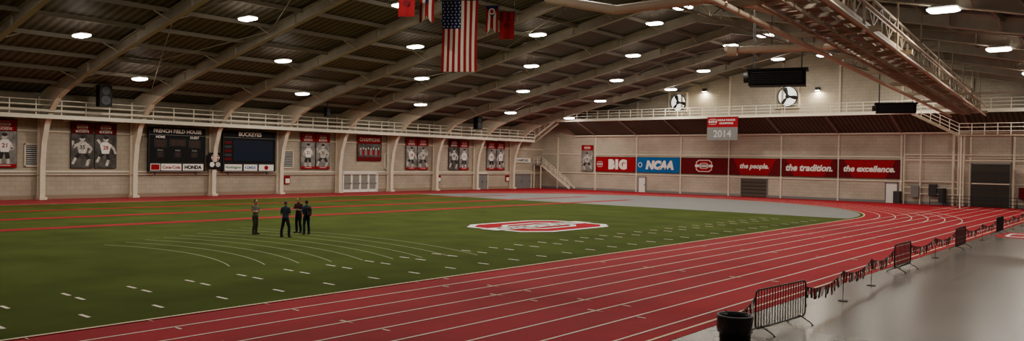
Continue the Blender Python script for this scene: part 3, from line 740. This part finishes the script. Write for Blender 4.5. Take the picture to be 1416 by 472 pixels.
def pennants(x0, y0, x1, y1, z0=.9):
    m = MB(); a = V((x0, y0, z0)); b = V((x1, y1, z0)); L = (b - a).length; segs = max(1, round(L / 4.0)); k = 0
    for s in range(segs):
        p, q = a.lerp(b, s / segs), a.lerp(b, (s + 1) / segs)
        if s > 0:
            m.cyl((p.x, p.y, 0.0), (p.x, p.y, .02), .14, BLACK, 14); m.cyl((p.x, p.y, 0), (p.x, p.y, z0 + .03), .011, BLACKM, 8)
        NN = 13; pts = [p.lerp(q, i / NN) - V((0, 0, .2 * (1 - (2 * i / NN - 1) ** 2))) for i in range(NN + 1)]
        m.tube(pts, .008, BLACK, 5)
        for i in range(NN):
            u, v = pts[i], pts[i + 1]; w = (v - u); c0, c1 = u + w * .08, v - w * .08; dz = V((random.uniform(-.05, .05), 0, -random.uniform(.27, .36)))
            m.add([c0, c1, c1 + dz - w * .1, c0 + dz + w * .1], [(0, 1, 2, 3)], PEN[k % 6])
            if k % 3 == 0: m.add([c0.lerp(c1, .3) + dz * .35 + V((.006, 0, 0)), c0.lerp(c1, .7) + dz * .35 + V((.006, 0, 0)), c0.lerp(c1, .7) + dz * .7 + V((.006, 0, 0)), c0.lerp(c1, .3) + dz * .7 + V((.006, 0, 0))], [(0, 1, 2, 3)], LGREY)
            k += 1
    m.obj('pennant_rope')
pennants(-7.22, 20.7, -8.1, 32.6); pennants(-8.1, 35.25, -8.2, 44.3); pennants(-8.2, 46.95, -8.3, 56.9); pennants(-7.2, 15.8, -7.42, 17.9, .95); pennants(-8.3, 59.6, -8.3, 71.9)

def bin_(x, y):
    m = MB(); n = 32
    def ring(r, z, j): return [V((x + (r + j * math.sin(i * 5.3 + z * 9) * .012) * math.cos(2 * math.pi * i / n), y + (r + j * math.sin(i * 5.3 + z * 9) * .012) * math.sin(2 * math.pi * i / n), z)) for i in range(n)]
    rings = [ring(.27, 0, 0), ring(.275, .05, 0), ring(.3, .3, 0), ring(.305, .33, 0), ring(.315, .6, 0), ring(.33, .66, 0)]
    m.loft(rings, BLACK)
    lin = [ring(.345, .60, 1.5), ring(.35, .7, 1.5), ring(.352, .85, 1.2), ring(.36, .93, .6), ring(.355, .96, .3), ring(.33, .955, .3), ring(.315, .88, .6), ring(.3, .6, 1), ring(.28, .3, 1)]
    m.loft(lin, BAG)
    for i in range(n):
        a, b = 2 * math.pi * i / n, 2 * math.pi * (i + 1) / n
        m.cyl((x + .352 * math.cos(a), y + .352 * math.sin(a), .955), (x + .352 * math.cos(b), y + .352 * math.sin(b), .955), .014, MGREY, 6)
    m.obj('trash_can')
bin_(-6.8, 15.4)
m = MB(); m.bb((-7.6, 79, .74), (-6.2, 81.5, .78), DGREY)
for a in (-7.5, -6.3):
    for b in (79.1, 81.4): m.bb((a - .03, b - .03, 0), (a + .03, b + .03, .74), MGREY)
m.obj('folding_table')
m = MB(); m.bb((-8.4, 84, .02), (-7.7, 85.6, 1.1), WHITE); m.bb((-8.42, 84.1, .15), (-7.68, 85.5, 1.0), MGREY)
for a in (-8.3, -7.8):
    for b in (84.1, 85.5): m.cyl((a, b, 0), (a, b, .04), .04, BLACK, 8)
m.obj('equipment_cabinet')

# ------------------------------------------------------------------ people
SKIN = mat('skin', (.42, .24, .16), .5); HAIRD = mat('dark_hair', (.025, .016, .01), .6); SHOE = mat('shoe', (.02, .02, .022), .5)
LIPS = mat('lips', (.3, .1, .08), .5)
def cloth(n, c): return mat(n, c, .9, var=.15, vscale=9, spec=.1)
handmb = []
def person(loc, face_deg, shirt, pants, pose, height=1.8, hair=HAIRD, stance=.13, sleeve='short', step=0.0, headturn=0):
    S = height / 1.8; caps = []
    body = MB(); dm = SKIN
    def seg(p, q, r0, r1, lab):
        p, q = V(p), V(q); body.cyl(p, q, r0, dm, 14, r2=r1); body.ell(p, (r0,) * 3, dm, 12, 8); body.ell(q, (r1,) * 3, dm, 12, 8); caps.append((p, q, r0, r1, lab))
    def ringxy(z, rx, ry, yo): return [V((rx * math.cos(t), yo + ry * math.sin(t), z)) for t in [2 * math.pi * i / 24 for i in range(24)]]
    tor = [(.84, .15, .105, 0), (.9, .172, .122, -.01), (.97, .17, .12, -.01), (1.05, .158, .112, .0), (1.15, .158, .112, .005), (1.27, .175, .12, .005), (1.37, .192, .118, 0), (1.44, .185, .1, -.005), (1.49, .13, .08, -.01), (1.53, .07, .065, -.005)]
    body.loft([ringxy(*r) for r in tor], dm)
    caps.append((V((0, 0, .88)), V((0, 0, .93)), .17, .17, 'pants')); caps.append((V((0, 0, 1.06)), V((0, 0, 1.42)), .16, .16, 'shirt'))
    seg((0, -.01, 1.46), (0, .015, 1.6), .062, .056, 'skin')
    for s in (-1, 1):
        hip = (s * .09, 0, .88); knee = (s * (stance * .9), .03 + s * step * .5, .49); ank = (s * stance, -.02 + s * step, .1)
        seg(hip, knee, .097, .071, 'pants'); seg(knee, (ank[0], ank[1], .3), .071, .07, 'pants'); seg((ank[0], ank[1], .3), (ank[0], ank[1], .085), .07, .062, 'pants')
        seg((ank[0], ank[1] - .02, .045), (ank[0] + s * .02, ank[1] + .17, .035), .045, .035, 'shoe')
        body.box((ank[0] + s * .01, ank[1] + .065, .015), (.085, .27, .03), dm)
        sh = (s * .185, -.005, 1.42)
        seg((s * .1, -.005, 1.43), sh, .075, .07, 'shirt')
        if pose == 'folded': el = (s * .25, .06, 1.17); wr = (-s * .08, .2 + (.03 if s > 0 else 0), 1.2 + s * .02)
        elif pose == 'down': el = (s * .27, -.03, 1.16); wr = (s * .27, .05, .93)
        elif pose == 'hips': el = (s * .34, -.06, 1.18); wr = (s * .2, .07, 1.02)
        else: el = (s * .26, .0, 1.15); wr = (s * .11, .2, 1.1 + .02 * s)
        if sleeve == 'short':
            mid = V(sh).lerp(V(el), .7); seg(sh, mid, .062, .058, 'shirt'); seg(mid, el, .046, .042, 'skin'); seg(el, wr, .042, .028, 'skin')
        else: seg(sh, el, .062, .048, 'shirt'); seg(el, wr, .048, .034, 'shirt')
        w_, e_ = V(wr), V(el); d = (w_ - e_).normalized(); side = d.cross(V((-s, 0, 0)) if abs(d.x) < .7 else Z).normalized(); nrm = d.cross(side).normalized()
        c_ = w_ + d * .05
        Rm = Matrix((side, d, nrm)).transposed(); handmb.append(('ell', c_, (.042, .055, .017), Rm))
        for k, (o, L) in enumerate(((-.03, .068), (-.01, .078), (.011, .074), (.03, .058))):
            b0 = w_ + d * .088 + side * o; b1 = b0 + d * L * .5 + nrm * (-s) * .008; b2 = b1 + (d * .8 - nrm * s * .6).normalized() * L * .3; b3 = b2 + (d * .5 - nrm * s * .85).normalized() * L * .25
            handmb.append(('f', (b0, b1, b2, b3), .0095))
        t0 = w_ + d * .03 - side * .03; t1 = t0 + (d * .6 - side * .8).normalized() * .035; t2 = t1 + (d * .9 - side * .35).normalized() * .03
        handmb.append(('f', (t0, t1, t2), .011))
    tmp = body.obj('tmp_body', center=False)
    md = tmp.modifiers.new('r', 'REMESH'); md.mode = 'VOXEL'; md.voxel_size = .014; md2 = tmp.modifiers.new('s', 'SMOOTH'); md2.iterations = 4; md2.factor = .5
    dg = bpy.context.evaluated_depsgraph_get(); me = bpy.data.meshes.new_from_object(tmp.evaluated_get(dg))
    out = MB(); ls = {'skin': SKIN, 'shirt': shirt, 'pants': pants, 'shoe': SHOE}
    vs = [v.co.copy() for v in me.vertices]
    def lab(p):
        best, bl = 9, 'shirt'
        for a, b, r0, r1, l in caps:
            ab = b - a; t_ = max(0, min(1, (p - a).dot(ab) / max(1e-9, ab.length_squared))); dd = (p - (a + ab * t_)).length - (r0 + (r1 - r0) * t_)
            if dd < best: best, bl = dd, l
        if bl == 'skin' and abs(p.x) < .13 and p.z > 1.3 and p.z < 1.5: bl = 'shirt'
        if bl == 'shirt' and p.z < .97 and abs(p.x) < .2: bl = 'pants'
        if bl == 'pants' and p.z > .97: bl = 'shirt'
        if bl == 'pants' and p.z < .07: bl = 'shoe'
        return bl
    out.v = [tuple(v) for v in vs]
    for mm in (SKIN, shirt, pants, SHOE): out.mi(mm)
    for p in me.polygons:
        out.f.append(list(p.vertices)); out.m.append(out.mi(ls[lab(p.center)])); out.sm.append(True)
    bpy.data.objects.remove(tmp)
    for hnd in handmb:
        if hnd[0] == 'ell': out.ell(hnd[1], hnd[2], SKIN, 12, 8, hnd[3])
        else:
            P_ = hnd[1]; r = hnd[2]
            for i in range(len(P_) - 1): out.cyl(P_[i], P_[i + 1], r * (1 - .12 * i), SKIN, 8, r2=r * (1 - .12 * (i + 1))); out.ell(P_[i + 1], (r * (1 - .12 * (i + 1)),) * 3, SKIN, 8, 6)
    handmb.clear()
    h0 = len(out.v)
    hc = V((0, .035, 1.685)); rings = []
    for zz, rx, ry, yo in ((-.118, .028, .03, .035), (-.105, .045, .055, .022), (-.08, .058, .075, .008), (-.045, .068, .088, 0), (0, .075, .096, -.003), (.04, .077, .098, -.008), (.075, .068, .086, -.012), (.1, .045, .06, -.015), (.112, .02, .03, -.015)):
        rings.append([hc + V((rx * math.cos(t), yo + ry * math.sin(t), zz)) for t in [2 * math.pi * i / 20 for i in range(20)]])
    out.loft(rings, SKIN)
    out.ell(hc + V((0, -.022, .035)), (.084, .094, .088), hair, 18, 12); out.ell(hc + V((0, -.045, -.01)), (.077, .065, .075), hair, 16, 10)
    out.add([hc + V((-.012, .088, -.015)), hc + V((.012, .088, -.015)), hc + V((0, .118, -.022)), hc + V((0, .09, .022)), hc + V((0, .09, -.034))], [(0, 2, 3), (2, 1, 3), (0, 4, 2), (4, 1, 2)], SKIN, True)
    for s in (-1, 1):
        out.ell(hc + V((s * .03, .086, .008)), (.012, .008, .007), WHITE, 8, 6); out.ell(hc + V((s * .03, .092, .008)), (.005, .004, .005), HAIRD, 8, 6)
        out.box(hc + V((s * .03, .092, .024)), (.026, .008, .005), hair); out.ell(hc + V((s * .078, -.005, -.005)), (.009, .018, .03), SKIN, 10, 8)
    out.box(hc + V((0, .088, -.058)), (.042, .012, .008), LIPS)
    HR = Matrix.Rotation(math.radians(headturn), 3, 'Z')
    for i in range(h0, len(out.v)):
        p = V(out.v[i]) - V((0, .02, 0)); out.v[i] = tuple(HR @ p + V((0, .02, 0)))
    R = Matrix.Rotation(math.radians(face_deg), 3, 'Z')
    out.v = [tuple(V(loc) + R @ (V(p) * S)) for p in out.v]
    return out.obj('person'), R, S
person((-36.4, 23.15, 0.03), -75, cloth('olive_shirt', (.15, .14, .11)), cloth('khaki_trousers', (.05, .045, .036)), 'folded', 1.8, stance=.1)
person((-34.1, 23.4, 0.03), 25, cloth('slate_shirt', (.035, .045, .062)), cloth('dark_trousers', (.016, .019, .027)), 'hands', 1.82, stance=.21, sleeve='short', hair=mat('grey_hair', (.09, .08, .07), .6), headturn=-10)
person((-35.7, 25.3, 0.03), 200, cloth('maroon_shirt', (.05, .02, .024)), cloth('black_trousers', (.012, .012, .015)), 'folded', 1.86, stance=.12)
BPX = V((-34.65, 25.05, 0))
pd, R, S = person((BPX.x, BPX.y, 0.03), 75, cloth('blue_grey_shirt', (.035, .05, .095)), cloth('navy_jeans', (.014, .019, .04)), 'hands', 1.78, stance=.13)
m = MB(); base = BPX
def bx(c, sz, mt): m.box(base + R @ V(c), sz, mt, R)
rings = []
for z, rx, ry in ((1.0, .12, .07), (1.02, .15, .1), (1.1, .16, .115), (1.3, .155, .11), (1.42, .14, .09), (1.47, .1, .05)):
    rings.append([base + R @ V((rx * math.copysign(abs(math.cos(t)) ** .6, math.cos(t)), -.235 + ry * math.copysign(abs(math.sin(t)) ** .6, math.sin(t)), z)) for t in [2 * math.pi * i / 24 for i in range(24)]])
m.loft(rings, BLACK); bx((0, -.345, 1.16), (.2, .05, .2), DGREY); bx((0, -.33, 1.3), (.22, .02, .015), MGREY)
for s in (-1, 1): m.tube([base + R @ V(p) for p in ((s * .1, -.13, 1.42), (s * .11, -.03, 1.53), (s * .115, .09, 1.45), (s * .125, .14, 1.3), (s * .16, .06, 1.12), (s * .14, -.13, 1.06))], .016, BLACK, 8)
m.obj('backpack')

# ------------------------------------------------------------------ world + camera
w = bpy.data.worlds.new('World'); bpy.context.scene.world = w; w.use_nodes = True
w.node_tree.nodes['Background'].inputs[0].default_value = (.5, .45, .4, 1); w.node_tree.nodes['Background'].inputs[1].default_value = .2
cam = bpy.data.cameras.new('camera'); co = bpy.data.objects.new('camera', cam); bpy.context.collection.objects.link(co)
cam.sensor_width = 36; cam.lens = 1100 / 1416 * 36; cam.clip_end = 400; cam.clip_start = .1
M = Matrix.Rotation(math.radians(39.7), 4, 'Z') @ Matrix.Rotation(math.radians(90 - .625), 4, 'X') @ Matrix.Rotation(math.radians(1.0), 4, 'Z')
M.translation = V((0, 0, 4.0)); co.matrix_world = M
bpy.context.scene.camera = co
